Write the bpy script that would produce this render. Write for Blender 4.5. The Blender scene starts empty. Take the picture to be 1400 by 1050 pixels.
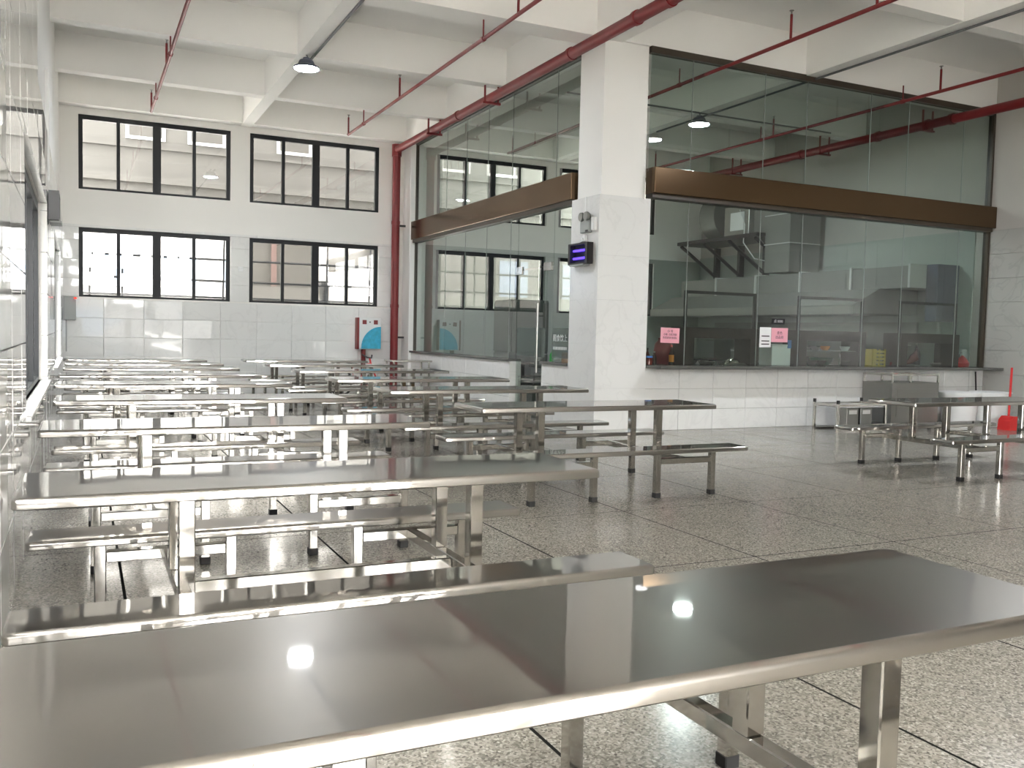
import bpy, bmesh, math, random
from mathutils import Vector, Matrix
random.seed(7)
S = bpy.context.scene
COL = S.collection
PI = math.pi

# ------------------------------------------------------------------ camera
CAM_H = 1.36
F_PX, YAW, PITCH, ROLL = 1236.4, .44549, .05569, -.02273
def make_camera():
    cy, sy, cp, sp = math.cos(YAW), math.sin(YAW), math.cos(PITCH), math.sin(PITCH)
    fwd = Vector((sy * cp, cy * cp, -sp)); right = Vector((cy, -sy, 0)); down = fwd.cross(right)
    cr, sr = math.cos(ROLL), math.sin(ROLL)
    r2 = cr * right + sr * down; d2 = -sr * right + cr * down
    m = Matrix((r2, -d2, -fwd)).transposed().to_4x4()
    m.translation = (0, 0, CAM_H)
    cd = bpy.data.cameras.new('camera'); cd.sensor_width = 36; cd.lens = F_PX / 1400 * 36
    cd.clip_start = .05; cd.clip_end = 300
    o = bpy.data.objects.new('camera', cd); COL.objects.link(o); o.matrix_world = m
    S.camera = o
make_camera()

# ------------------------------------------------------------------ world, exposure
SKY = 18.0
W = bpy.data.worlds.new('overcast_sky'); S.world = W; W.use_nodes = True
bg = W.node_tree.nodes['Background']; bg.inputs[0].default_value = (1.0, .985, .96, 1); bg.inputs[1].default_value = SKY
W.cycles.sampling_method = 'AUTOMATIC'
S.view_settings.view_transform = 'Standard'; S.view_settings.look = 'None'
S.view_settings.gamma = 1; S.view_settings.use_curve_mapping = False
S.view_settings.exposure = 0.72
S.cycles.use_denoising = True
S.cycles.max_bounces = 14; S.cycles.diffuse_bounces = 6; S.cycles.glossy_bounces = 6
S.cycles.transparent_max_bounces = 32; S.cycles.transmission_bounces = 6
S.cycles.sample_clamp_indirect = 12
S.cycles.caustics_reflective = False; S.cycles.caustics_refractive = False
LAMP_E = 420.0

# ------------------------------------------------------------------ materials
MATS = {}
def nt(name):
    m = bpy.data.materials.new(name); m.use_nodes = True
    t = m.node_tree; t.nodes.clear()
    MATS[name] = m
    return m, t, t.nodes, t.links
def principled(name, col, rough=.5, metal=0, spec=.5, bump=None, noise=None, coat=0, emis=None, alpha=None):
    """bump=(scale,strength,dist)  noise=(scale,amount) colour variation"""
    m, t, N, L = nt(name)
    out = N.new('ShaderNodeOutputMaterial'); p = N.new('ShaderNodeBsdfPrincipled')
    L.new(p.outputs[0], out.inputs[0])
    p.inputs['Base Color'].default_value = (*col, 1); p.inputs['Roughness'].default_value = rough
    p.inputs['Metallic'].default_value = metal; p.inputs['Specular IOR Level'].default_value = spec
    if coat: p.inputs['Coat Weight'].default_value = coat; p.inputs['Coat Roughness'].default_value = .03
    if emis: p.inputs['Emission Color'].default_value = (*emis[0], 1); p.inputs['Emission Strength'].default_value = emis[1]
    g = N.new('ShaderNodeNewGeometry')
    if noise:
        n = N.new('ShaderNodeTexNoise'); n.inputs['Scale'].default_value = noise[0]; n.inputs['Detail'].default_value = 5
        L.new(g.outputs['Position'], n.inputs['Vector'])
        mx = N.new('ShaderNodeMix'); mx.data_type = 'RGBA'
        mx.inputs['A'].default_value = (*[c * (1 - noise[1]) for c in col], 1)
        mx.inputs['B'].default_value = (*[min(1, c * (1 + noise[1])) for c in col], 1)
        L.new(n.outputs[0], mx.inputs['Factor']); L.new(mx.outputs['Result'], p.inputs['Base Color'])
    if bump:
        n = N.new('ShaderNodeTexNoise'); n.inputs['Scale'].default_value = bump[0]; n.inputs['Detail'].default_value = bump[3] if len(bump) > 3 else 3
        L.new(g.outputs['Position'], n.inputs['Vector'])
        b = N.new('ShaderNodeBump'); b.inputs['Strength'].default_value = bump[1]; b.inputs['Distance'].default_value = bump[2]
        L.new(n.outputs[0], b.inputs['Height']); L.new(b.outputs[0], p.inputs['Normal'])
    return m
def glass(name, tint, rough=0.0):
    m, t, N, L = nt(name)
    out = N.new('ShaderNodeOutputMaterial'); mix = N.new('ShaderNodeMixShader'); L.new(mix.outputs[0], out.inputs[0])
    tr = N.new('ShaderNodeBsdfTransparent'); tr.inputs[0].default_value = (*[c ** .5 for c in tint], 1)
    gl = N.new('ShaderNodeBsdfGlossy'); gl.inputs['Roughness'].default_value = rough; gl.inputs[0].default_value = (1, 1, 1, 1)
    fr = N.new('ShaderNodeFresnel'); fr.inputs[0].default_value = 1.5
    g = N.new('ShaderNodeNewGeometry')
    a = N.new('ShaderNodeMath'); a.operation = 'MULTIPLY'; a.inputs[1].default_value = 2; L.new(fr.outputs[0], a.inputs[0])
    b = N.new('ShaderNodeMath'); b.operation = 'ADD'; b.inputs[1].default_value = 1; L.new(fr.outputs[0], b.inputs[0])
    c = N.new('ShaderNodeMath'); c.operation = 'DIVIDE'; L.new(a.outputs[0], c.inputs[0]); L.new(b.outputs[0], c.inputs[1])
    # a pane is a closed box: both of its faces are counted where a ray enters, the exit face only transmits
    d = N.new('ShaderNodeMath'); d.operation = 'SUBTRACT'; d.inputs[0].default_value = 1; L.new(g.outputs['Backfacing'], d.inputs[1])
    e = N.new('ShaderNodeMath'); e.operation = 'MULTIPLY'; e.use_clamp = True; L.new(c.outputs[0], e.inputs[0]); L.new(d.outputs[0], e.inputs[1])
    L.new(e.outputs[0], mix.inputs[0]); L.new(tr.outputs[0], mix.inputs[1]); L.new(gl.outputs[0], mix.inputs[2])
    return m
def film(name, col, opac):
    m, t, N, L = nt(name)
    out = N.new('ShaderNodeOutputMaterial'); mix = N.new('ShaderNodeMixShader'); L.new(mix.outputs[0], out.inputs[0])
    tr = N.new('ShaderNodeBsdfTransparent'); df = N.new('ShaderNodeBsdfDiffuse'); df.inputs[0].default_value = (*col, 1)
    mix.inputs[0].default_value = opac; L.new(tr.outputs[0], mix.inputs[1]); L.new(df.outputs[0], mix.inputs[2])
    return m
def emission(name, col, strength):
    m, t, N, L = nt(name)
    out = N.new('ShaderNodeOutputMaterial'); e = N.new('ShaderNodeEmission')
    e.inputs[0].default_value = (*col, 1); e.inputs[1].default_value = strength
    L.new(e.outputs[0], out.inputs[0]); return m
def steel(name, col, rough, wav=.25, brush=.0, axis=0):
    m, t, N, L = nt(name)
    out = N.new('ShaderNodeOutputMaterial'); p = N.new('ShaderNodeBsdfPrincipled'); L.new(p.outputs[0], out.inputs[0])
    p.inputs['Base Color'].default_value = (*col, 1); p.inputs['Metallic'].default_value = 1; p.inputs['Roughness'].default_value = rough
    g = N.new('ShaderNodeNewGeometry')
    n = N.new('ShaderNodeTexNoise'); n.inputs['Scale'].default_value = 2.6; n.inputs['Detail'].default_value = 1.5
    L.new(g.outputs['Position'], n.inputs['Vector'])
    b = N.new('ShaderNodeBump'); b.inputs['Strength'].default_value = wav; b.inputs['Distance'].default_value = .02
    L.new(n.outputs[0], b.inputs['Height']); L.new(b.outputs[0], p.inputs['Normal'])
    # faint smears in the polish
    n2 = N.new('ShaderNodeTexNoise'); n2.inputs['Scale'].default_value = 5; n2.inputs['Detail'].default_value = 5
    mp = N.new('ShaderNodeMapping'); mp.inputs['Scale'].default_value = (1, 6, 1) if axis == 0 else (6, 1, 1)
    L.new(g.outputs['Position'], mp.inputs[0]); L.new(mp.outputs[0], n2.inputs['Vector'])
    r = N.new('ShaderNodeMapRange'); r.inputs['To Min'].default_value = rough * .75; r.inputs['To Max'].default_value = rough * 1.35
    L.new(n2.outputs[0], r.inputs['Value']); L.new(r.outputs[0], p.inputs['Roughness'])
    if brush:     # fine brushing scatters part of the light more widely
        q = N.new('ShaderNodeBsdfPrincipled'); q.inputs['Base Color'].default_value = (*col, 1); q.inputs['Metallic'].default_value = 1
        q.inputs['Roughness'].default_value = .34; L.new(b.outputs[0], q.inputs['Normal'])
        mx = N.new('ShaderNodeMixShader'); mx.inputs[0].default_value = brush
        L.new(p.outputs[0], mx.inputs[1]); L.new(q.outputs[0], mx.inputs[2]); L.new(mx.outputs[0], out.inputs[0])
    return m
def terrazzo():
    m, t, N, L = nt('terrazzo')
    out = N.new('ShaderNodeOutputMaterial'); p = N.new('ShaderNodeBsdfPrincipled'); L.new(p.outputs[0], out.inputs[0])
    g = N.new('ShaderNodeNewGeometry')
    v = N.new('ShaderNodeTexVoronoi'); v.inputs['Scale'].default_value = 115; v.inputs['Randomness'].default_value = 1
    L.new(g.outputs['Position'], v.inputs['Vector'])
    r = N.new('ShaderNodeValToRGB'); L.new(v.outputs['Color'], r.inputs[0])
    el = r.color_ramp.elements
    el[0].position = 0; el[0].color = (.085, .078, .066, 1)
    el[1].position = 1; el[1].color = (.55, .52, .465, 1)
    for pos, c in ((.3, (.21, .195, .168, 1)), (.55, (.305, .285, .248, 1)), (.8, (.395, .37, .325, 1))):
        e = el.new(pos); e.color = c
    n = N.new('ShaderNodeTexNoise'); n.inputs['Scale'].default_value = .9; n.inputs['Detail'].default_value = 6
    L.new(g.outputs['Position'], n.inputs['Vector'])
    mr = N.new('ShaderNodeMapRange'); mr.inputs['To Min'].default_value = .82; mr.inputs['To Max'].default_value = 1.16
    L.new(n.outputs[0], mr.inputs['Value'])
    mx = N.new('ShaderNodeMix'); mx.data_type = 'RGBA'; mx.blend_type = 'MULTIPLY'; mx.inputs['Factor'].default_value = 1
    L.new(r.outputs[0], mx.inputs['A']); L.new(mr.outputs[0], mx.inputs['B']); L.new(mx.outputs['Result'], p.inputs['Base Color'])
    n3 = N.new('ShaderNodeTexNoise'); n3.inputs['Scale'].default_value = 2.5; n3.inputs['Detail'].default_value = 4
    L.new(g.outputs['Position'], n3.inputs['Vector'])
    r3 = N.new('ShaderNodeMapRange'); r3.inputs['To Min'].default_value = .10; r3.inputs['To Max'].default_value = .26
    L.new(n3.outputs[0], r3.inputs['Value']); L.new(r3.outputs[0], p.inputs['Roughness'])
    return m
def tile_mat(name, col, rough, vein):
    m, t, N, L = nt(name)
    out = N.new('ShaderNodeOutputMaterial'); p = N.new('ShaderNodeBsdfPrincipled'); L.new(p.outputs[0], out.inputs[0])
    g = N.new('ShaderNodeNewGeometry')
    w = N.new('ShaderNodeTexNoise'); w.inputs['Scale'].default_value = 1.7; w.inputs['Detail'].default_value = 7; w.inputs['Distortion'].default_value = 1.2
    L.new(g.outputs['Position'], w.inputs['Vector'])
    r = N.new('ShaderNodeValToRGB'); L.new(w.outputs[0], r.inputs[0])
    el = r.color_ramp.elements
    el[0].position = .47; el[0].color = (*col, 1)
    el[1].position = .53; el[1].color = (*col, 1)
    e = el.new(.5); e.color = (*[c * (1 - vein) for c in col], 1)
    L.new(r.outputs[0], p.inputs['Base Color'])
    p.inputs['Roughness'].default_value = rough
    n = N.new('ShaderNodeTexNoise'); n.inputs['Scale'].default_value = 2.2; n.inputs['Detail'].default_value = 1
    L.new(g.outputs['Position'], n.inputs['Vector'])
    b = N.new('ShaderNodeBump'); b.inputs['Strength'].default_value = .25; b.inputs['Distance'].default_value = .008
    L.new(n.outputs[0], b.inputs['Height']); L.new(b.outputs[0], p.inputs['Normal'])
    return m

steel('steel_top', (.44, .42, .392), .03, .04, .3)
steel('steel_satin', (.38, .357, .325), .022, .02, .4)
steel('steel_tube', (.50, .485, .455), .09, .12)
steel('steel_dull', (.30, .30, .285), .35, .1)
principled('duct_metal', (.20, .205, .19), .5, metal=.3)
terrazzo()
principled('joint_dark', (.012, .012, .011), .9, spec=.05)
tile_mat('tile_white', (.80, .80, .785), .03, .05)
tile_mat('tile_marble', (.80, .80, .79), .12, .05)
tile_mat('tile_shaded', (.45, .445, .42), .2, .12)  # wall tile with the dimness of the right side put into its colour
principled('grout', (.42, .42, .40), .8)
principled('paint', (.83, .815, .785), .75, bump=(60, .1, .002), noise=(1.2, .03))
principled('paint_shaded', (.50, .48, .445), .75, bump=(60, .1, .002), noise=(1.0, .06))  # darker copy of the wall paint, imitating the dim right side
principled('paint_white', (.88, .87, .845), .7, bump=(60, .1, .002), noise=(.9, .03))
principled('kitchen_wall', (.36, .40, .37), .35, noise=(1.5, .06))
principled('frame_black', (.012, .0135, .016), .45, spec=.3)
principled('frame_brown', (.05, .038, .026), .4)
principled('bronze', (.12, .075, .04), .2, metal=.8, noise=(2, .1))
principled('cabinet_brown', (.028, .018, .014), .4)
principled('red_paint', (.19, .014, .016), .42, noise=(6, .2))
principled('red_bright', (.62, .03, .03), .4)
principled('rubber', (.012, .012, .012), .6)
principled('plastic_black', (.012, .012, .014), .35)
principled('plastic_white', (.82, .83, .83), .35)
principled('plastic_grey', (.35, .37, .36), .4)
principled('silicone', (.30, .33, .31), .5)
principled('fridge_grey', (.085, .095, .085), .35)
principled('granite', (.10, .10, .095), .2, noise=(120, .5))
principled('paper_pink', (.80, .38, .45), .8)
principled('paper_white', (.80, .80, .80), .8)
principled('ink', (.05, .03, .035), .8)
principled('blue_plastic', (.05, .42, .62), .35, noise=(14, .45), bump=(14, .6, .02))
principled('blue_lid', (.05, .2, .55), .35)
principled('green_plastic', (.04, .42, .08), .3)
principled('green_dark', (.02, .10, .05), .35)
principled('yellow_plastic', (.55, .42, .06), .4)
principled('orange_label', (.80, .28, .04), .5)
principled('bottle_dark', (.03, .012, .008), .1)
principled('brown_glass', (.10, .02, .012), .1)
principled('cardboard', (.42, .28, .15), .85, noise=(8, .15))
principled('fabric_black', (.012, .013, .016), .8)
principled('concrete_out', (.078, .074, .067), .85, noise=(1.1, .16), bump=(8, .2, .01))
principled('concrete_dark', (.06, .056, .05), .85, noise=(1.4, .2))
principled('concrete_red', (.09, .055, .048), .8)
principled('concrete_ground', (.62, .605, .575), .85, noise=(2, .1))
principled('facade_far', (.26, .26, .255), .8)
principled('blue_grey', (.16, .20, .26), .3)
principled('facade_white', (.55, .55, .535), .7)
principled('conduit_grey', (.12, .125, .13), .5)
principled('housing_grey', (.10, .11, .15), .45)
principled('metal_bar', (.03, .032, .036), .6)
glass('glass_window', (.94, .95, .94))
glass('glass_kitchen', (.60, .68, .635))
film('frosted_film', (.20, .23, .21), .55)
film('clear_plastic', (.9, .92, .95), .35)
emission('lamp_light', (.90, .95, 1.0), LAMP_E)
emission('uv_light', (.10, .05, 1.0), 3.0)
emission('red_led', (1, .02, .01), 2.0)

# ------------------------------------------------------------------ mesh helpers
def bx(bm, x0, x1, y0, y1, z0, z1):
    v = [bm.verts.new(p) for p in ((x0, y0, z0), (x1, y0, z0), (x1, y1, z0), (x0, y1, z0), (x0, y0, z1), (x1, y0, z1), (x1, y1, z1), (x0, y1, z1))]
    for f in ((0, 3, 2, 1), (4, 5, 6, 7), (0, 1, 5, 4), (1, 2, 6, 5), (2, 3, 7, 6), (3, 0, 4, 7)):
        bm.faces.new([v[i] for i in f])
    return v
def tube(bm, pts, r, n=10, cap=True):
    pts = [Vector(p) for p in pts]; rings = []
    for i, p in enumerate(pts):
        d = ((pts[i + 1] - p) if i == 0 else (p - pts[i - 1]) if i == len(pts) - 1 else ((pts[i + 1] - p).normalized() + (p - pts[i - 1]).normalized())).normalized()
        u = Vector((0, 0, 1)) if abs(d.z) < .9 else Vector((1, 0, 0))
        a = d.cross(u).normalized(); b = d.cross(a).normalized()
        rr = r[i] if isinstance(r, (list, tuple)) else r
        rings.append([bm.verts.new(p + rr * (math.cos(2 * PI * k / n) * a + math.sin(2 * PI * k / n) * b)) for k in range(n)])
    for A, B in zip(rings, rings[1:]):
        for k in range(n):
            bm.faces.new((A[k], A[(k + 1) % n], B[(k + 1) % n], B[k]))
    if cap:
        bm.faces.new(rings[0][::-1]); bm.faces.new(rings[-1])
def lathe(bm, prof, c=(0, 0, 0), n=24):
    """prof: list of (radius, z)"""
    rings = []
    for r, z in prof:
        if r < 1e-5: rings.append([bm.verts.new((c[0], c[1], c[2] + z))])
        else: rings.append([bm.verts.new((c[0] + r * math.cos(2 * PI * k / n), c[1] + r * math.sin(2 * PI * k / n), c[2] + z)) for k in range(n)])
    for A, B in zip(rings, rings[1:]):
        for k in range(n):
            k2 = (k + 1) % n
            if len(A) == 1 and len(B) > 1: bm.faces.new((A[0], B[k2], B[k]))
            elif len(B) == 1 and len(A) > 1: bm.faces.new((A[k], A[k2], B[0]))
            elif len(A) > 1: bm.faces.new((A[k], A[k2], B[k2], B[k]))
def prism(bm, poly, axis, a, b):
    """extrude a 2D polygon along axis ('x','y','z') from a to b"""
    def P(u, v, w): return {'x': (w, u, v), 'y': (u, w, v), 'z': (u, v, w)}[axis]
    A = [bm.verts.new(P(u, v, a)) for u, v in poly]; B = [bm.verts.new(P(u, v, b)) for u, v in poly]
    bm.faces.new(A); bm.faces.new(B[::-1])
    for i in range(len(A)):
        j = (i + 1) % len(A); bm.faces.new((A[j], A[i], B[i], B[j]))
def finish(name, bm, mat, parent=None, smooth=False, bevel=0, seg=2):
    bmesh.ops.recalc_face_normals(bm, faces=bm.faces)
    if bevel:
        bmesh.ops.bevel(bm, geom=[e for e in bm.edges], offset=bevel, segments=seg, profile=.5, affect='EDGES', clamp_overlap=True)
    me = bpy.data.meshes.new(name); bm.to_mesh(me); bm.free()
    me.materials.append(MATS[mat])
    if smooth:
        for p in me.polygons: p.use_smooth = True
        try: me.set_sharp_from_angle(angle=math.radians(35))
        except Exception: pass
        for p in me.polygons:
            if len(p.vertices) > 12: p.use_smooth = False
    o = bpy.data.objects.new(name, me); COL.objects.link(o)
    if parent is not None: o.parent = parent
    return o
def B(name, dims, mat, parent=None, bevel=0, seg=2, smooth=False):
    bm = bmesh.new()
    if dims and not isinstance(dims[0], (list, tuple)): dims = [dims]
    for d in dims: bx(bm, *d)
    return finish(name, bm, mat, parent, smooth, bevel, seg)
def T(name, pts, r, mat, parent=None, n=10):
    bm = bmesh.new(); tube(bm, pts, r, n); return finish(name, bm, mat, parent, True)
def Lz(name, prof, c, mat, parent=None, n=24):
    bm = bmesh.new(); lathe(bm, prof, c, n); return finish(name, bm, mat, parent, True)
def thing(name, label, cat, loc=(0, 0, 0), group=None):
    o = bpy.data.objects.new(name, None); COL.objects.link(o); o.location = loc; o.empty_display_size = .1
    return tag(o, label, cat, group)
def tag(o, label, cat, group=None):
    o['label'] = label; o['category'] = cat
    if group: o['group'] = group
    return o
def struct(o, label=None, cat=None):
    o['kind'] = 'structure'
    if label: o['label'] = label
    if cat: o['category'] = cat
    return o
def copy_tree(o, parent=None):
    c = o.copy(); COL.objects.link(c); c.parent = parent
    for ch in o.children: copy_tree(ch, c)
    return c
FONT_CACHE = {}
def text(name, s, size, mat, parent, loc, rot, align='CENTER'):
    cu = bpy.data.curves.new(name, 'FONT'); cu.body = s; cu.size = size; cu.align_x = align; cu.align_y = 'CENTER'; cu.extrude = .0006
    o = bpy.data.objects.new(name, cu); COL.objects.link(o)
    bpy.context.view_layer.update()
    me = bpy.data.meshes.new_from_object(o.evaluated_get(bpy.context.evaluated_depsgraph_get()))
    bpy.data.objects.remove(o)
    me.materials.clear(); me.materials.append(MATS[mat])
    q = bpy.data.objects.new(name, me); COL.objects.link(q); q.parent = parent
    q.location = loc; q.rotation_euler = rot
    return q

# unit tile (chamfered) shared by all tiles; x = width, y = thickness (0 = back, 1 = face), z = height, centred
def unit_tile(mat):
    bm = bmesh.new(); c = .008
    bk = [(-.5, 0, -.5), (.5, 0, -.5), (.5, 0, .5), (-.5, 0, .5)]
    md = [(x, .75, z) for x, _, z in bk]
    fr = [(x * (1 - 2 * c), 1, z * (1 - 2 * c)) for x, _, z in bk]
    R = [[bm.verts.new(p) for p in r] for r in (bk, md, fr)]
    for A, Bq in zip(R, R[1:]):
        for k in range(4): bm.faces.new((A[k], A[(k + 1) % 4], Bq[(k + 1) % 4], Bq[k]))
    bm.faces.new(R[0][::-1]); bm.faces.new(R[2])
    bmesh.ops.recalc_face_normals(bm, faces=bm.faces)
    me = bpy.data.meshes.new('tile'); bm.to_mesh(me); bm.free(); me.materials.append(MATS[mat]); return me
TILE_W, TILE_M, TILE_SHADED = unit_tile('tile_white'), unit_tile('tile_marble'), unit_tile('tile_shaded')
def cut(rect, holes):
    """rect (u0,u1,v0,v1) minus holes -> list of rects"""
    out = [rect]
    for h in holes:
        nx = []
        for a in out:
            u0, u1, v0, v1 = a
            if h[1] <= u0 or h[0] >= u1 or h[3] <= v0 or h[2] >= v1: nx.append(a); continue
            if v0 < h[2]: nx.append((u0, u1, v0, h[2]))
            if v1 > h[3]: nx.append((u0, u1, h[3], v1))
            a0, a1 = max(v0, h[2]), min(v1, h[3])
            if u0 < h[0]: nx.append((u0, h[0], a0, a1))
            if u1 > h[1]: nx.append((h[1], u1, a0, a1))
        out = nx
    return [r for r in out if r[1] - r[0] > .03 and r[3] - r[2] > .03]
def tiles(parent, me, plane, face, thick, u0, u1, v0, v1, tw, th, holes=(), tilt=.0025, off=0, name='wall_tile'):
    """plane: '-y' faces towards -Y, '+x' faces +X, '-x' faces -X ; face = coordinate of the tile face"""
    rot = {'-y': PI, '+x': -PI / 2, '-x': PI / 2, '+y': 0}[plane]
    nu = int(math.ceil((u1 - u0) / tw - .02)); nv = int(math.ceil((v1 - v0) / th - .02))
    for j in range(nv):
        for i in range(nu):
            a = (u0 + i * tw, min(u1, u0 + (i + 1) * tw), v0 + j * th, min(v1, v0 + (j + 1) * th))
            for r in cut(a, holes):
                cu, cv = (r[0] + r[1]) / 2, (r[2] + r[3]) / 2
                o = bpy.data.objects.new(name, me); COL.objects.link(o); o.parent = parent
                sgn = {'-y': -1, '+x': 1, '-x': -1, '+y': 1}[plane]
                back = face - sgn * thick
                o.location = (cu, back, cv) if 'y' in plane else (back, cu, cv)
                o.scale = (r[1] - r[0] - .004, thick, r[3] - r[2] - .004)
                o.rotation_euler = (random.gauss(0, tilt), 0, rot + random.gauss(0, tilt))
def wall_boxes(axis, p0, p1, u0, u1, v0, v1, holes):
    d = []
    for r in cut((u0, u1, v0, v1), holes):
        d.append((r[0], r[1], p0, p1, r[2], r[3]) if axis == 'y' else (p0, p1, r[0], r[1], r[2], r[3]))
    return d

# ------------------------------------------------------------------ dimensions of the hall (metres)
XL, XR, YB, YF, ZC = -.36, 14.5, 19.2, -4.5, 6.05     # wall faces, ceiling underside
XK, YK = 6.5, 10.9                                     # kitchen corner (column)
BEAM_Z = 5.45

# ------------------------------------------------------------------ floor
floor = struct(B('floor', (XL - .3, XR + .3, YF - .3, YB + .3, -.2, -.0012), 'joint_dark'))
def slab_mesh(w, l):
    bm = bmesh.new(); bx(bm, -w / 2, w / 2, -l / 2, l / 2, -.03, 0)
    bmesh.ops.bevel(bm, geom=[e for e in bm.edges if all(v.co.z > -.001 for v in e.verts)], offset=.0005, segments=1, affect='EDGES')
    bmesh.ops.recalc_face_normals(bm, faces=bm.faces)
    me = bpy.data.meshes.new('terrazzo_slab'); bm.to_mesh(me); bm.free(); me.materials.append(MATS['terrazzo']); return me
SX, SY = 1.205, 1.53
SLAB = slab_mesh(SX - .015, SY - .015)
for i in range(-3, 11):
    for j in range(-5, 11):
        x0, y0 = 2.605 + (i) * SX, 4.39 + (j - 1) * SY
        cx, cy = x0 + SX / 2, y0 + SY / 2
        if cx < XL - SX / 2 or cx > XR + SX / 2 or cy < YF - SY / 2 or cy > YB + SY / 2: continue
        if cx > XK + 2 and cy > YK + 2.5: continue
        o = bpy.data.objects.new('terrazzo_slab', SLAB); COL.objects.link(o); o.parent = floor
        o.location = (cx, cy, 0)
B('kitchen_floor', (XK + 1.5, XR, YK + 2.0, YB, -.03, -.001), 'concrete_dark', floor)

# ------------------------------------------------------------------ ceiling with beams
ceiling = struct(B('ceiling', (XL - .3, XR + .3, YF - .3, YB + .3, ZC, ZC + .25), 'paint_white'))
for y0, y1 in ((16.55, 16.78), (13.85, 14.08), (10.92, 11.34), (8.15, 8.38), (5.5, 5.73), (2.85, 3.08), (.2, .43), (-2.45, -2.22), (YB - .25, YB)):
    B('ceiling_beam', (XL, XR, y0, y1, BEAM_Z, ZC), 'paint_white', ceiling)
for x0, x1 in ((2.94, 3.15), (6.38, 6.80), (10.12, 10.36)):
    B('ceiling_girder', (x0, x1, YF, YB, BEAM_Z - .015 if x0 != 6.38 else BEAM_Z - .02, ZC), 'paint_white', ceiling)

# ------------------------------------------------------------------ walls
WIN_X = [(-.03, 2.75), (3.13, 5.86), (7.2, 9.95), (10.3, 13.05)]
UZ, LZ = (3.92, 5.32), (1.88, 3.2)
holesB = [(a, b, *z) for a, b in WIN_X for z in (UZ, LZ)]
wall_back = struct(B('wall_back', wall_boxes('y', YB, YB + .28, XL - .3, XR + .3, 0, ZC, holesB), 'paint'))
tiles(wall_back, TILE_W, '-y', YB - .02, .02, XL + .04, XK - .15, 0, 3.25, .72, .37, holesB, tilt=.007)
# left wall : tiles stand 6 cm proud of the painted wall, like a clad lower storey
LWIN = [(6.2, 10.2), (13.0, 16.8), (-.6, 3.4)]
LZW = (.79, 2.55)
holesL = [(a, b, *LZW) for a, b in LWIN]
wall_left = struct(B('wall_left', wall_boxes('x', XL - .3, XL, YF - .3, YB + .28, 0, ZC, holesL), 'paint'))
tiles(wall_left, TILE_W, '+x', -.3, .06, 3.4, YB, 0, 3.3, .8, .4125, holesL, tilt=.002)
tiles(wall_left, TILE_W, '+x', -.3, .06, 3.4, 8.2, 3.3, BEAM_Z, .8, .43, holesL, tilt=.002)
tiles(wall_left, TILE_W, '+x', -.3, .06, -1.4, 3.4, 0, 2.55, .8, .4125, holesL, tilt=.002)
# wall behind the camera, with the wide entrance that lights the hall
ENT = [(-.1, 1.3, 0, 3.6), (1.5, 2.9, 0, 3.6), (3.1, 4.5, 0, 3.6), (-.1, 2.15, 3.75, 5.4), (2.3, 4.5, 3.75, 5.4)]
wall_front = struct(B('wall_front', wall_boxes('y', YF - .28, YF, XL - .3, XR + .3, 0, ZC, ENT), 'paint'))
wall_right = struct(B('wall_right', (XR, XR + .28, YF - .3, YB + .28, 0, ZC), 'paint_shaded'))
tiles(wall_right, TILE_SHADED, '-x', XR - .02, .02, -4.3, YK, 0, 3.36, .8, .42)
B('kitchen_cladding', (XR - .02, XR, YK + .3, YB, 0, 3.4), 'kitchen_wall', wall_right)
B('kitchen_back_cladding', wall_boxes('y', YB - .02, YB, 6.9, XR - .03, 0, 3.3, holesB), 'kitchen_wall', wall_back)

# windows --------------------------------------------------------------------------------
def window(name, a, b, z0, z1, plane, pos, heavy_mid=True, nsub=2, fw=.075):
    """a..b along the wall, frame set at pos; 4 lights with a thick middle post"""
    w = struct(thing(name, 'x', 'window')); del w['label']; del w['category']
    def bb(n, u0, u1, v0, v1, d0, d1, mat):
        dims = (u0, u1, pos + d0, pos + d1, v0, v1) if plane == 'y' else (pos + d0, pos + d1, u0, u1, v0, v1)
        return B(n, dims, mat, w)
    bb('frame_rail', a, b, z1 - fw * 1.15, z1, 0, .08, 'frame_black'); bb('frame_rail', a, b, z0, z0 + fw * .6, 0, .08, 'frame_black')
    bb('frame_stile', a, a + fw, z0 + fw * .6, z1 - fw * 1.15, 0, .08, 'frame_black'); bb('frame_stile', b - fw, b, z0 + fw * .6, z1 - fw * 1.15, 0, .08, 'frame_black')
    n = 4; step = (b - a) / n; edges = [a + fw]
    for k in range(1, n):
        hw = .075 if (k == 2 and heavy_mid) else .032
        bb('mullion', a + k * step - hw, a + k * step + hw, z0 + fw * .6, z1 - fw * 1.15, .005, .075, 'frame_black')
        edges += [a + k * step - hw, a + k * step + hw]
    edges.append(b - fw)
    for k in range(n):
        bb('glass_pane', edges[2 * k], edges[2 * k + 1], z0 + fw * .6, z1 - fw * 1.15, .037, .043, 'glass_window')
    return w
nwin = 1
for a, b in WIN_X:
    for z in (UZ, LZ):
        window('window_%d' % nwin, a, b, z[0], z[1], 'y', YB + .03); nwin += 1
for a, b in LWIN:
    window('window_%d' % nwin, a, b, LZW[0], LZW[1], 'x', XL - .1, heavy_mid=False); nwin += 1
# upper windows over the entrance
for e in ENT[3:]:
    window('window_%d' % nwin, e[0], e[1], e[2], e[3], 'y', YF - .15); nwin += 1
# window sills of the left wall (projecting marble ledge)
for k, (a, b) in enumerate(LWIN):
    s = struct(B('trim_%d' % (k + 1), (XL - .28, -.27, a - .03, b + .03, LZW[0] - .03, LZW[0]), 'tile_marble', None, .004, 1))

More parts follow.
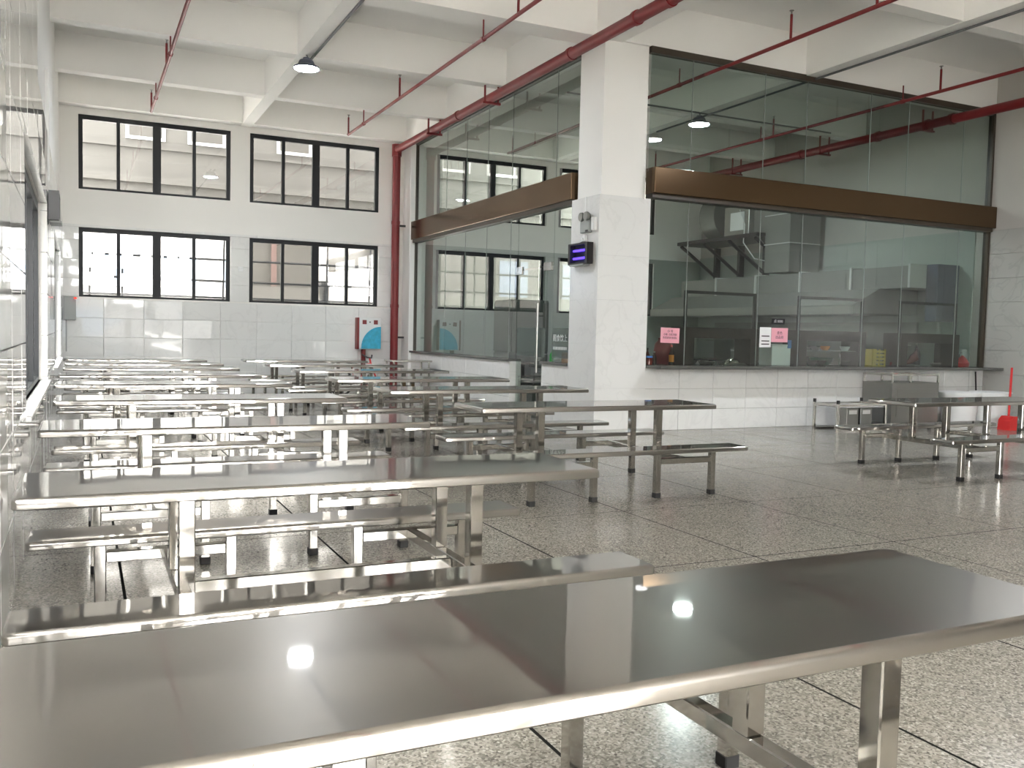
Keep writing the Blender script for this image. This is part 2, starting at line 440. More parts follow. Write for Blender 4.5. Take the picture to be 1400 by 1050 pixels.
# ------------------------------------------------------------------ the clad column at the kitchen corner
column = struct(B('column', (6.53, 7.25, 10.94, 11.6, 0, BEAM_Z - .01), 'paint_white'))
column['label'] = 'square white column at the kitchen corner, clad with marble tiles below'
for k, z in enumerate([0, .62, 1.24, 1.86, 2.48]):
    z1 = min(z + .62, 3.31) if k < 4 else 3.31
    B('marble_slab', (6.46, 7.30, 10.86, 10.94, z + .0005, z1 - .0005), 'tile_marble', column, .0015, 1)
    B('marble_slab', (6.46, 6.53, 10.94, 11.64, z + .0005, z1 - .0005), 'tile_marble', column, .0015, 1)
    B('marble_slab', (7.25, 7.30, 10.94, 11.64, z + .0005, z1 - .0005), 'tile_marble', column, .0015, 1)
pil = struct(B('column_rear', (6.42, 6.78, 18.72, YB, 0, BEAM_Z - .01), 'paint_white'))
pil['label'] = 'slim white column where the kitchen glazing meets the rear wall'

# ------------------------------------------------------------------ kitchen front : low tiled wall, glazing, fascia
wkf = struct(B('wall_kitchen_front', (7.30, XR, YK + .02, YK + .2, 0, .91), 'grout'))
tiles(wkf, TILE_M, '-y', YK, .02, 7.30, XR - .02, 0, .91, .62, .303, tilt=.001)
FJ = [7.30, 8.03, 9.37, 10.21, 11.56, 12.42, 13.75, XR - .07]
for a, b in zip(FJ, FJ[1:]):
    B('glass_pane', (a + .004, b - .004, YK + .05, YK + .062, .957, 3.34), 'glass_kitchen', wkf)
    B('glass_pane', (a + .004, b - .004, YK + .05, YK + .062, 3.70, 5.36), 'glass_kitchen', wkf)
for a in FJ[1:-1]:
    for z0, z1 in ((.957, 3.33), (3.76, 5.36)): B('glazing_joint', (a - .0038, a + .0038, YK + .049, YK + .063, z0, z1), 'silicone', wkf)
B('glazing_head', (7.27, XR - .02, YK + .0, YK + .1, 5.36, BEAM_Z + .0), 'frame_brown', wkf)
B('glazing_jamb', (XR - .07, XR - .02, YK + .0, YK + .1, .957, 5.36), 'frame_brown', wkf)
fas = B('fascia', (7.305, XR - .03, YK - .12, YK + .12, 3.39, 3.76), 'bronze', wkf, .01, 2)
B('fascia_ledge', (7.305, XR - .06, YK - .07, YK + .1, 3.33, 3.39), 'frame_brown', wkf)

wks = struct(B('wall_kitchen_side', [(XK - .0, XK + .18, 13.7, 18.72, 0, .9), (XK - .0, XK + .18, 11.64, 12.5, 0, .9)], 'grout'))
tiles(wks, TILE_M, '-x', XK - .02, .02, 13.7, 18.72, 0, .9, .63, .3, tilt=.001)
tiles(wks, TILE_M, '-x', XK - .02, .02, 11.645, 12.5, 0, .9, .43, .3, tilt=.001)
B('marble_slab', (XK - .02, XK + .19, 13.68, 13.7, 0, .9), 'tile_marble', wks); B('marble_slab', (XK - .02, XK + .19, 12.5, 12.52, 0, .9), 'tile_marble', wks)
B('sill', (XK - .06, XK + .24, 13.66, 18.72, .9, .94), 'granite', wks, .004, 1); B('sill', (XK - .06, XK + .24, 11.64, 12.53, .9, .94), 'granite', wks, .004, 1)
SJ = [18.70, 16.95, 15.93, 14.93, 13.92]
gx = XK + .06
for a, b in zip(SJ, SJ[1:]):
    B('glass_pane', (gx, gx + .012, b + .004, a - .004, .94, 3.28), 'glass_kitchen', wks)
B('glass_pane', (gx, gx + .012, 13.62, 13.916, .94, 3.28), 'glass_kitchen', wks)
B('glass_pane', (gx, gx + .012, 12.355, 13.612, 2.42, 3.28), 'glass_kitchen', wks)
rp = B('glass_pane', (gx, gx + .012, 11.65, 12.347, .94, 3.28), 'glass_kitchen', wks)
for a, b in zip([18.70, 16.95, 15.93, 14.93, 13.92, 12.35], [16.95, 15.93, 14.93, 13.92, 12.35, 11.62]):
    B('glass_pane', (gx, gx + .012, b + .004, a - .004, 3.70, 5.36), 'glass_kitchen', wks)
for a in (16.95, 15.93, 14.93, 13.92): B('glazing_joint', (gx - .001, gx + .013, a - .0038, a + .0038, .94, 3.27), 'silicone', wks)
for a in (16.95, 15.93, 14.93, 13.92, 12.35): B('glazing_joint', (gx - .001, gx + .013, a - .0038, a + .0038, 3.72, 5.36), 'silicone', wks)
B('glazing_head', (XK + .02, XK + .11, 11.6, 18.72, 5.36, BEAM_Z - .02), 'frame_brown', wks)
B('glazing_jamb', (XK + .03, XK + .10, 18.70, 18.75, .94, 5.36), 'frame_brown', wks)
B('fascia', (XK - .06, XK + .16, 11.645, 18.80, 3.33, 3.72), 'bronze', wks, .01, 2)
B('fascia_ledge', (XK - .02, XK + .14, 11.645, 18.72, 3.27, 3.33), 'frame_brown', wks)
# frosted band with lettering on the narrow pane and the door
band = B('frosted_band', (gx - .002, gx, 11.66, 12.34, 1.0, 1.46), 'frosted_film', wks)
text('lettering', '阁食饮上', .115, 'paper_white', wks, (gx - .003, 12.08, 1.30), (PI / 2, 0, -PI / 2))
bm = bmesh.new()
for k in range(15):
    y = 11.86 + k * .03
    bx(bm, gx - .004, gx - .002, y, y + (.018 if k % 3 else .012), 1.13, 1.175)
finish('lettering_line', bm, 'paper_white', wks)
door = struct(thing('door_1', 'frameless glass kitchen door with a long steel handle', 'door'))
B('glass_leaf', (gx, gx + .012, 12.56, 13.60, .02, 2.40), 'glass_kitchen', door)
B('frosted_band', (gx - .002, gx, 12.58, 13.58, 1.0, 1.46), 'frosted_film', door)
B('patch_fitting', (gx - .015, gx + .027, 13.42, 13.66, 2.33, 2.46), 'steel_tube', door, .004, 1)
B('patch_fitting', (gx - .015, gx + .027, 12.40, 12.66, 2.35, 2.48), 'steel_tube', door, .004, 1)
B('patch_fitting', (gx - .015, gx + .027, 13.40, 13.60, .02, .12), 'steel_tube', door, .004, 1)
hd = T('handle', [(gx - .06, 12.74, .75), (gx - .06, 12.74, 1.85)], .02, 'steel_dull', door)
T('handle_post', [(gx - .06, 12.74, .95), (gx, 12.74, .95)], .01, 'steel_tube', hd); T('handle_post', [(gx - .06, 12.74, 1.65), (gx, 12.74, 1.65)], .01, 'steel_tube', hd)

# serving counter top
tag(B('worktop', (7.31, XR - .025, 10.5, 11.45, .912, .956), 'granite', None, .006, 1), 'long dark granite serving counter top below the kitchen glazing', 'countertop')

# ------------------------------------------------------------------ outside
struct(B('ground_outside', [(-40, 60, YB + .3, 80, -.3, -.15), (-40, 60, -60, YF - .3, -.3, -.15), (-60, XL - .3, -60, 80, -.3, -.16)], 'concrete_ground'))['label'] = 'pale concrete yard outside the windows'
struct(B('yard_sky_blocker', (XL - .3, XR + .28, YF - .28, YB + .28, ZC + .26, 18), 'concrete_out'))['label'] = 'unseen mass added above the hall to block sky light'  # added out of view to shade the rear yard from the sky
nb = thing('neighbouring_building', 'bare beige concrete building close behind the rear windows', 'building', (0, 26, 0))
def nbx(n, d, m, par=nb): return B(n, (d[0], d[1], d[2] - 26, d[3] - 26, d[4], d[5]), m, par)
nbx('upper_wall', (-9, 26, 25.4, 27, 4.35, 18), 'concrete_out')
nbx('floor_band', (-9, 26, 25.3, 25.4, 5.02, 5.22), 'concrete_out')
nbx('floor_band', (-9, 26, 25.34, 25.4, 5.9, 5.96), 'concrete_out')
nbx('ground_wall', (4.15, 6.0, 25.4, 26.6, -.15, 4.35), 'concrete_dark')
nbx('ground_tiling', (4.1, 6.05, 25.33, 25.4, -.15, 2.5), 'concrete_out')
nbx('drain_pipe', (4.72, 4.86, 25.34, 25.4, 2.5, 4.35), 'concrete_red')
nbx('ground_wall', (8.9, 26, 25.4, 26.6, -.15, 4.35), 'concrete_dark')
nbx('ground_tiling', (8.85, 26, 25.33, 25.4, -.15, 2.5), 'concrete_out')
for x in (1.55, 3.05, 5.35, 8.4, 11.8, 14.6, 17.5):
    w = nbx('window', (x - .5, x + .45, 25.36, 25.42, 6.12, 7.3), 'facade_white')
    nbx('pane', (x - .42, x + .37, 25.35, 25.36, 6.2, 7.22), 'concrete_dark', w)
fw_ = thing('distant_sky_blocker', 'long pale facade added far behind the rear windows to block bright sky', 'building', (5, 52, 0))  # added backdrop, hides the bright low sky from the rear windows
B('distant_facade', (-60, 60, 0, 6, -.15, 13), 'facade_far', fw_); B('roof_edge', (-60, 60, -.4, 0, 12.4, 13.2), 'facade_white', fw_)
for k in range(12):
    wf = B('window', (-14 + k * 3.2, -12 + k * 3.2, -.06, 0, 3.4, 5.2), 'facade_white', fw_); B('pane', (-13.9 + k * 3.2, -12.1 + k * 3.2, -.08, -.06, 3.5, 5.1), 'blue_grey', wf)
lf_ = thing('left_daylight_blocker', 'plain concrete block added outside the left wall windows to block daylight', 'building', (-8, 8, 0))  # added out of view to cut the daylight through the left windows
B('left_blocker_wall', (-3, 2.4, -16, 14, -.15, 5), 'concrete_out', lf_); B('roof_slab', (-3.2, 2.7, -16.2, 14.2, 5, 5.3), 'facade_white', lf_)
for k in range(6): B('window', (2.4, 2.44, -12 + k * 4, -10 + k * 4, 1.2, 2.8), 'blue_grey', lf_)
rl_ = thing('reflection_blocker', 'bare concrete block added behind the rear yard to darken glass reflections', 'building', (-16, 37, 0))  # added so the kitchen side glass mirrors something darker than the sky
B('block_wall', (-20, 15.2, 0, 5, -.15, 11), 'concrete_out', rl_); B('roof_slab', (-20.2, 15.4, -.2, 5.2, 11, 11.3), 'concrete_out', rl_)
for k in range(5): B('window', (-2 + k * 3.2, -.6 + k * 3.2, -.05, 0, 3.0, 4.6), 'blue_grey', rl_)
op_ = thing('front_sky_blocker', 'low unseen block added across the yard to dim reflections in the steel', 'building', (4, -48, 0))  # added behind the viewer so table legs mirror less bright sky
B('front_blocker_wall', (-25, 25, -5, 0, -.15, 4.4), 'facade_far', op_); B('roof_slab', (-25.3, 25.3, -5.2, .4, 4.4, 4.7), 'concrete_out', op_)
for k in range(10): B('window', (-22 + k * 4.4, -19.8 + k * 4.4, 0, .05, 1.0, 2.9), 'blue_grey', op_)
side = thing('side_wing', 'pale white side wing with a beige roof beam behind the right lower window', 'building', (8, 30, 0))
B('wing_wall', (-1.6, 3, 1, 2, -.15, 9), 'facade_white', side)
B('roof_beam', (-.35, .05, -9.5, 1, 3.35, 3.75), 'concrete_out', side)
B('wing_post', (-.3, 0, -4.2, -3.9, -.15, 3.35), 'facade_white', side)
wp = B('window', (-1.2, -.3, .95, 1.0, 1.7, 3.0), 'frame_black', side); B('pane', (-1.15, -.35, .93, .95, 1.75, 2.95), 'glass_window', wp)
# steel grilles outside the two lower hall windows
for k, (a, b) in enumerate(WIN_X[:2]):
    g = thing('window_grille', ['thin dark steel grille outside the bright lower left window', 'thin dark steel grille outside the lower window beside the hydrant box'][k], 'grille', (0, 0, 0))
    for z in (2.3, 2.74):
        T('grille_bar', [(a - .1, YB + .33, z), (b + .1, YB + .33, z)], .026, 'metal_bar', g, 6)
    T('grille_bar', [(a - .1, YB + .33, 1.96), (b + .1, YB + .33, 1.96)], .026, 'metal_bar', g, 6)
    for f in ((.07, .28, .97) if k == 0 else (.62, .97)):
        x = a + (b - a) * f
        T('grille_post', [(x - .015, YB + .33, 1.7), (x + .015, YB + .33, 3.3)], .022, 'metal_bar', g, 6)

# ------------------------------------------------------------------ canteen tables
TL, TWD = 2.35, .62
def rbox(bm, x0, x1, y0, y1, z0, z1, rc, rt):
    """board with rounded corners and a rolled top edge"""
    def ring(ins, z):
        out = []
        for cx, cy, a0 in ((x1 - rc, y1 - rc, 0), (x0 + rc, y1 - rc, PI / 2), (x0 + rc, y0 + rc, PI), (x1 - rc, y0 + rc, 1.5 * PI)):
            for k in range(4):
                a = a0 + k * PI / 6
                out.append(bm.verts.new((cx + (rc - ins) * math.cos(a), cy + (rc - ins) * math.sin(a), z)))
        return out
    rings = [ring(.004, z0), ring(0, z0 + .004)]
    for k in range(4):
        a = k * PI / 6
        rings.append(ring(rt * (1 - math.cos(a)), z1 - rt + rt * math.sin(a)))
    for A, Bq in zip(rings, rings[1:]):
        n = len(A)
        for k in range(n): bm.faces.new((A[k], A[(k + 1) % n], Bq[(k + 1) % n], Bq[k]))
    bm.faces.new(rings[0][::-1]); bm.faces.new(rings[-1])
def make_table(label, topmat='steel_top'):
    t = thing('canteen_table', label, 'table', group='stainless canteen tables')
    bm = bmesh.new(); rbox(bm, -TL / 2, TL / 2, -TWD / 2, TWD / 2, .713, .755, .022, .016); finish('tabletop', bm, topmat, t, True)
    for sx in (-1, 1):
        x = .595 * sx
        for sy in (-1, 1):
            B('table_leg', (x - .03, x + .03, .21 * sy - .03, .21 * sy + .03, .335, .713), 'steel_tube', t, .004, 1)
        B('cross_beam', (x - .025, x + .025, -.605, .605, .285, .335), 'steel_tube', t, .004, 1)
        for sy in (-1, 1):
            B('bench_rail', (x - .26, x + .26, .63 * sy - .025, .63 * sy + .025, .285, .335), 'steel_tube', t, .004, 1)
            for q in (-1, 1):
                lx = x + .285 * q
                lg = B('bench_leg', (lx - .025, lx + .025, .63 * sy - .025, .63 * sy + .025, .01, .387), 'steel_tube', t, .004, 1)
                B('foot_cap', (lx - .028, lx + .028, .63 * sy - .028, .63 * sy + .028, 0, .045), 'rubber', lg, .004, 1)
    B('stretcher', (-.57, .57, -.025, .025, .285, .335), 'steel_tube', t, .004, 1)
    for sy in (-1, 1):
        bm = bmesh.new(); rbox(bm, -TL / 2, TL / 2, .63 * sy - .135, .63 * sy + .135, .387, .425, .022, .014); finish('bench_seat', bm, 'steel_top', t, True)
    return t
ROWA = [1.60, 3.81, 6.01, 8.19, 10.3, 12.2, 14.1, 15.75, 17.5]
ordn = ['nearest', 'second', 'third', 'fourth', 'fifth', 'sixth', 'seventh', 'eighth', 'ninth']
near = make_table('satin stainless canteen table with benches filling the foreground, nearest to the viewer', 'steel_satin')
near.location = (.975, ROWA[0], 0)
proto = make_table('x')
proto.location = (.955, ROWA[1], 0)
proto['label'] = 'second long steel canteen table from the viewer along the tiled left wall'
ax = [0, .955, .95, .975, .93, .93, .95, .95, .90]
for k in range(2, 9):
    c = copy_tree(proto); c.location = (ax[k], ROWA[k], 0)
    c['label'] = '%s steel canteen table from the viewer along the tiled left wall' % ordn[k]
ROWB = [6.95, 9.15, 11.2, 13.5, 15.6, 17.65]
bxp = [4.085, 4.02, 4.0, 4.04, 4.0, 3.95]
lb = ['nearest steel canteen table of the middle row, in front of the kitchen column', 'second steel canteen table of the middle row', 'third steel canteen table of the middle row',
      'fourth steel canteen table of the middle row', 'fifth steel canteen table of the middle row', 'sixth steel canteen table of the middle row, closest to the hydrant box']
for k in range(6):
    c = copy_tree(proto); c.location = (bxp[k], ROWB[k], 0); c['label'] = lb[k]
c = copy_tree(proto); c.location = (8.74, 6.74, 0); c['label'] = 'lone steel canteen table on the right in front of the kitchen counter'

# ------------------------------------------------------------------ red pipes
def rings(parent, pts, r, ax):
    for p in pts:
        a = Vector(p); d = Vector(ax) * .035
        T('pipe_coupling', [a - d, a + d], r, 'red_paint', parent, 14)
mp = thing('fire_main_pipe', 'thick red fire main along the kitchen edge with a drop beside the hydrant box', 'pipe', (6.17, 18.95, 0))
def rel(o, *pts):
    l = o.location; return [(p[0] - l[0], p[1] - l[1], p[2] - l[2]) for p in pts]
T('riser', rel(mp, (6.17, 18.95, 0), (6.17, 18.95, 5.20)), .085, 'red_paint', mp, 16)
T('header_pipe', rel(mp, (6.17, 19.04, 5.26), (6.17, -4.4, 5.26)), .078, 'red_paint', mp, 16)
T('elbow', rel(mp, (6.17, 18.95, 5.12), (6.17, 18.95, 5.37)), .105, 'red_paint', mp, 16)
rings(mp, rel(mp, (6.17, 15.4, 5.26), (6.17, 11.25, 5.26), (6.17, 9.6, 5.26), (6.17, 8.9, 5.26)), .092, (0, 1, 0))
rings(mp, rel(mp, (6.17, 18.95, 3.7), (6.17, 18.95, 1.9)), .095, (0, 0, 1))
for y in (16.66, 13.96, 8.26):
    hg = T('hanger', rel(mp, (6.05, y, 5.17), (6.05, y, BEAM_Z)), .018, 'red_paint', mp, 8)
    T('hanger_rod', rel(mp, (6.29, y, 5.17), (6.29, y, BEAM_Z)), .018, 'red_paint', hg, 8)
    B('hanger_bar', (-.16, .16, y - 18.95 - .025, y - 18.95 + .025, 5.15, 5.185), 'red_paint', hg)
B('pipe_clip', (.08, .22, -.02, .02, 3.62, 3.66), 'rubber', mp); B('pipe_clip', (.08, .22, -.02, .02, 1.2, 1.24), 'rubber', mp)
# right main
mr = thing('fire_main_pipe', 'thick red fire main high along the right wall, passing above the kitchen glazing', 'pipe', (13.5, 18.9, 0))
T('header_pipe', rel(mr, (13.5, 18.95, 5.2), (13.5, -4.4, 5.2)), .078, 'red_paint', mr, 16)
rings(mr, rel(mr, (13.5, 14.6, 5.2), (13.5, 12.6, 5.2), (13.5, 11.5, 5.2), (13.5, 11.0, 5.2), (13.5, 9.0, 5.2)), .098, (0, 1, 0))
for y in (16.66, 13.96, 11.5):
    hg = T('hanger', rel(mr, (13.38, y, 5.1), (13.38, y, BEAM_Z)), .018, 'red_paint', mr, 8)
    T('hanger_rod', rel(mr, (13.62, y, 5.1), (13.62, y, BEAM_Z)), .018, 'red_paint', hg, 8)
    B('hanger_bar', (-.16, .16, y - 18.9 - .025, y - 18.9 + .025, 5.08, 5.11), 'red_paint', hg)
def branch(x, z, yend, uprights, hangers, label):
    b = thing('sprinkler_pipe', label, 'pipe', (x, yend, 0), 'sprinkler branch pipes')
    T('branch_pipe', rel(b, (x, yend + .02, z), (x, -4.4, z)), .026, 'red_paint', b, 10)
    for y in uprights:
        u = T('sprinkler_stem', rel(b, (x, y, z), (x, y, z + .33)), .017, 'red_paint', b, 8)
        Lz('sprinkler_head', [(0, .33), (.012, .335), (.012, .37), (.03, .375), (.03, .38), (0, .385)], (0, y - yend, z), 'steel_dull', u, 8)
    for y in hangers:
        h = T('pipe_hanger', rel(b, (x, y, z), (x, y, BEAM_Z)), .011, 'red_paint', b, 6)
        T('hanger_clamp', rel(b, (x, y - .03, z), (x, y + .03, z)), .036, 'red_paint', h, 10)
branch(1.16, 5.2, 17.72, (17.72, 14.55, 11.4, 8.2), (16.66, 13.9), 'thin red sprinkler pipe above the left window bay')
branch(4.77, 5.2, 17.72, (17.72, 14.55, 10.05, 7), (16.66, 11.1), 'thin red sprinkler pipe between the lamp girder and the fire main')
branch(8.25, 5.2, 17.72, (17.5, 14.2, 9.2, 7.8), (13.95, 11.6), 'thin red sprinkler pipe crossing the kitchen glazing beside the column')
branch(11.86, 5.2, 17.72, (17.5, 13.6, 9.9, 7), (13.95, 10.6), 'thin red sprinkler pipe crossing the kitchen glazing near its right end')

# conduits on the girders
tag(T('conduit', [(3.14, 13.85, BEAM_Z - .04), (3.14, 12.2, BEAM_Z - .04), (3.14, -4, BEAM_Z - .04)], .02, 'conduit_grey', None, 8), 'dark cable conduit along the girder with the lit lamp', 'conduit')
tag(T('conduit', [(10.31, 15.2, BEAM_Z - .04), (10.31, -4, BEAM_Z - .04)], .018, 'conduit_grey', None, 8), 'dark cable conduit crossing the top of the kitchen glazing', 'conduit')
tag(T('conduit', [(7.4, 13.6, BEAM_Z - .02), (13.3, 13.6, BEAM_Z - .02)], .016, 'conduit_grey', None, 8), 'thin cable conduit under the kitchen ceiling beam', 'conduit')

# high bay lamps
def make_lamp(loc, label):
    t = thing('high_bay_lamp', label, 'lamp', loc, 'high bay lamps')
    Lz('lamp_housing', [(0, .16), (.05, .16), (.055, .14), (.10, .12), (.115, .09), (.125, .06), (.19, .025), (.20, .0), (.185, .0), (.12, .05), (0, .055)], (0, 0, 0), 'housing_grey', t, 28)
    Lz('lamp_diffuser', [(.178, .012), (.17, -.004), (0, -.012)], (0, 0, 0), 'lamp_light', t, 28)
    T('lamp_hook', [(0, 0, .16), (.015, 0, .18), (0, 0, .205)], .012, 'conduit_grey', t, 8)
    return t
LZ0 = BEAM_Z - .22
make_lamp((3.05, 13.75, LZ0), 'lit high bay lamp hanging under the girder in the left ceiling bays')
make_lamp((10.17, 13.65, LZ0), 'lit high bay lamp above the kitchen behind the glazing')
make_lamp((10.18, 6.75, LZ0), 'high bay lamp above the lone table on the right')

# ------------------------------------------------------------------ wall fittings
hyd = thing('fire_hydrant_box', 'white fire hydrant box with red sides, half covered in blue plastic, on rear wall', 'hydrant box', (5.62, 19.0, .95))
B('cabinet_body', (-.26, .26, -.0, .175, 0, .68), 'red_paint', hyd, .004, 1)
B('door_panel', (-.215, .26, -.02, 0, 0, .68), 'plastic_white', hyd, .004, 1)
bm = bmesh.new(); pts = [(.255, .015)] + [(-.19, .015)] + [(.255 - .43 * math.cos(a), .03 + .46 * math.sin(a)) for a in [i * PI / 2 / 10 for i in range(0, 11)]]
prism(bm, [(p[0], p[1]) for p in pts], 'y', -.045, -.02); finish('blue_cover', bm, 'blue_plastic', hyd)
for x in (-.15, .1):
    q = B('red_emblem', (x, x + .09, -.024, -.02, .54, .63), 'red_paint', hyd)
B('keyhole', (-.0, .03, -.025, -.02, .575, .60), 'plastic_black', hyd)
T('feed_pipe', [(-.09, .1, 0), (-.09, .1, -.95)], .05, 'red_paint', hyd, 12)
# distribution box left
eb = thing('switch_box', 'pale grey switch box with a red indicator in the left rear corner', 'electric box', (-.18, 19.15, 1.43))
B('box_body', (-.11, .1, -.09, .02, 0, .44), 'plastic_grey', eb, .004, 1); Lz('indicator', [(.025, 0), (.025, .02), (0, .025)], (.09, -.11, .40), 'red_led', eb, 10)
B('cable_drop', (-.08, -.06, .0, .02, -.6, 0), 'plastic_grey', eb)
sk = thing('wall_socket', 'small white socket between the two lower rear windows', 'socket', (2.95, 19.17, 2.55))
B('face_plate', (-.05, .05, -.012, .02, -.05, .05), 'plastic_white', sk, .003, 1); Lz('socket_disc', [(.028, 0), (.028, .008), (0, .01)], (0, -.02, 0), 'paper_white', sk, 12)
# insect killers
def zapper(loc, rotz, label, uv):
    t = thing('insect_killer', label, 'insect killer', loc, 'insect killer lamps'); t.rotation_euler = (0, 0, rotz)
    # local: faces -y, width x
    B('shell', [(-.27, .27, .0, .10, .0, .025), (-.27, .27, .0, .10, .275, .30), (-.27, -.21, .0, .1, .025, .275), (.21, .27, .0, .1, .025, .275), (-.21, .21, .085, .1, .025, .275)], 'plastic_black', t)
    for z in (.09, .20): T('uv_tube', [(-.19, .05, z), (.19, .05, z)], .016, uv, t, 10)
    bm = bmesh.new()
    for k in range(20): tube(bm, [(-.2 + k * .021, .012, .025), (-.2 + k * .021, .012, .275)], .0022, 4)
    o = finish('grid_wires', bm, 'plastic_black', t)
    B('catch_tray', (-.2, .2, -.02, .09, -.02, 0), 'plastic_grey', t)
    T('hanging_chain', [(-.2, .09, .3), (-.06, .09, .32), (.0, .09, .325), (.06, .09, .32), (.2, .09, .3)], .005, 'plastic_black', t, 6)
    return t
zapper((6.355, 11.26, 2.36), -PI / 2, 'black insect killer with two glowing violet tubes on the kitchen column', 'uv_light')
zapper((-.195, 10.75, 2.42), PI / 2, 'black insect killer on the left wall beside the window', 'plastic_grey')
el = thing('emergency_light', 'grey twin-head emergency light above the insect killer on the column', 'emergency light', (6.46, 11.16, 2.80))
B('battery_box', (-.06, 0, -.12, .12, 0, .17), 'plastic_grey', el, .006, 1)
for y in (-.07, .07):
    bm = bmesh.new(); lathe(bm, [(0, 0), (.06, .0), (.065, .03), (.04, .07), (0, .08)], (0, 0, 0), 16)
    bmesh.ops.rotate(bm, cent=(0, 0, 0), matrix=Matrix.Rotation(PI / 2, 3, 'Y'), verts=bm.verts); bmesh.ops.translate(bm, vec=(-.09, y, .225), verts=bm.verts)
    finish('lamp_head', bm, 'steel_dull', el, True)
B('socket_box', (-.05, 0, -.24, -.165, .02, .20), 'plastic_white', el, .004, 1)
B('trunking', (-.015, 0, .05, .075, .28, .51), 'plastic_white', el)
B('rocker', (-.064, -.06, -.1, -.03, .01, .035), 'plastic_black', el)
sk2 = thing('wall_socket', 'white socket just above the violet insect killer on the column', 'socket', (6.46, 11.2, 2.69))
B('face_plate', (-.045, 0, -.035, .035, 0, .085), 'plastic_white', sk2, .004, 1); B('plug', (-.07, -.045, .0, .03, .0, .04), 'plastic_white', sk2)
cb = tag(B('cable_trunking', (-.33, -.29, 10.72, 10.76, 2.85, 4.0), 'plastic_white'), 'white cable trunking running up the left wall above the insect killer', 'trunking')

# ------------------------------------------------------------------ kitchen interior
# serving cabinets on the counter
cabl = ['left dark brown serving cabinet on the counter beside the column', 'middle dark brown serving cabinet on the counter with an inner shelf', 'right dark brown serving cabinet at the end of the counter']
for k, (x0, x1) in enumerate(((8.1, 9.48), (10.3, 11.74), (12.55, 13.98))):
    t = thing('serving_cabinet', cabl[k], 'cabinet', (x0, 11.02, .956), 'serving cabinets'); w = x1 - x0
    B('side_panel', (0, .16, 0, .38, 0, .5), 'cabinet_brown', t); B('side_panel', (w - .16, w, 0, .38, 0, .5), 'cabinet_brown', t)
    B('top_panel', (.0, w, 0, .38, .5, .56), 'cabinet_brown', t); B('front_rail', (.16, w - .16, 0, .04, .4, .5), 'cabinet_brown', t)
    if k == 1: B('shelf', (.16, w - .16, .05, .38, .23, .245), 'steel_dull', t)
    gf = B('guard_frame', [(.0, .045, .05, .08, .56, 1.06), (w - .075, w - .03, .05, .08, .56, 1.06), (0, w - .03, .05, .08, 1.06, 1.105)], 'plastic_black', t)
    B('guard_glass', (.045, w - .075, .062, .068, .56, 1.06), 'glass_window', gf)
# small things on the counter
def bottle(loc, h, r, mat, label, cap='red_bright', lab='orange_label', name='bottle'):
    t = thing(name, label, 'bottle', loc)
    Lz('bottle_body', [(0, 0), (r, .0), (r, h * .58), (r * .38, h * .78), (r * .34, h * .93), (0, h * .93)], (0, 0, 0), mat, t, 16)
    Lz('cap', [(r * .42, h * .90), (r * .42, h), (0, h)], (0, 0, 0), cap, t, 12)
    if lab: Lz('label_band', [(r * 1.03, h * .14), (r * 1.03, h * .5)], (0, 0, 0), lab, t, 16)
    return t
bottle((7.84, 11.0, .956), .29, .038, 'bottle_dark', 'dark sauce bottle with an orange label under the left pink notice')
bottle((7.5, 11.12, .956), .24, .03, 'brown_glass', 'slim brown bottle by the column on the counter', 'frame_black', None)
bottle((7.64, 11.15, .956), .19, .035, 'bottle_dark', 'short dark bottle behind the counter jar', 'plastic_grey', None)
jr = thing('jar', 'squat brown jar with a blue lid at the column end of the counter', 'jar', (7.43, 10.98, .956))
Lz('jar_body', [(0, 0), (.055, 0), (.055, .09), (.05, .1), (0, .1)], (0, 0, 0), 'brown_glass', jr, 16); Lz('lid', [(.057, .1), (.057, .125), (0, .125)], (0, 0, 0), 'blue_lid', jr, 16)
def bowl(loc, r, h, mat, label, grp=None, name='steel_bowl'):
    o = Lz(name, [(0, .004), (r * .55, 0), (r * .9, h * .6), (r, h), (r * .96, h), (r * .85, h * .62), (r * .5, .008), (0, .01)], (0, 0, 0), mat, None, 20)
    o.location = loc; tag(o, label, 'bowl', grp); return o
for i, (x, y, z, r, h) in enumerate([(8.36, 11.2, .956, .08, .06), (8.53, 11.14, .956, .085, .07), (8.70, 11.2, .956, .08, .05), (8.86, 11.14, .956, .075, .06)]):
    bowl((x, y, z), r, h, 'steel_tube', ['leftmost', 'second', 'third', 'fourth'][i] + ' small steel bowl from the column in the left serving cabinet', 'bowls in the left serving cabinet')
tr = thing('food_tray', 'domed steel food tray at the right side of the left serving cabinet', 'tray', (9.13, 11.19, .956))
B('tray_base', (-.18, .18, -.12, .12, 0, .035), 'steel_tube', tr, .006, 1); Lz('dome_lid', [(.11, .035), (.10, .07), (.05, .1), (0, .105)], (0, 0, 0), 'steel_tube', tr, 20)
for i, (x, z, m) in enumerate([(10.62, 1.202, 'steel_tube'), (10.82, 1.202, 'steel_tube'), (11.02, 1.202, 'orange_label'), (11.46, 1.202, 'plastic_white')]):
    bowl((x, 11.2, z), .085, .07, m, ['steel bowl on the left of the middle cabinet shelf', 'second steel bowl on the middle cabinet shelf', 'orange bowl on the middle cabinet shelf', 'white bowl at the right end of the middle cabinet shelf'][i])
for i, x in enumerate((10.72, 10.9, 11.45)):
    bowl((x, 11.16, .956), .09, .08, 'steel_tube', ['leftmost', 'middle', 'rightmost'][i] + ' steel bowl on the bottom of the middle serving cabinet', 'bowls in the middle serving cabinet')
bowl((13.55, 11.14, .956), .10, .06, 'steel_tube', 'steel bowl at the right end of the right serving cabinet')
pm = thing('meat_joint', 'dark reddish joint of meat propped in the right serving cabinet', 'food', (13.05, 11.18, .956))
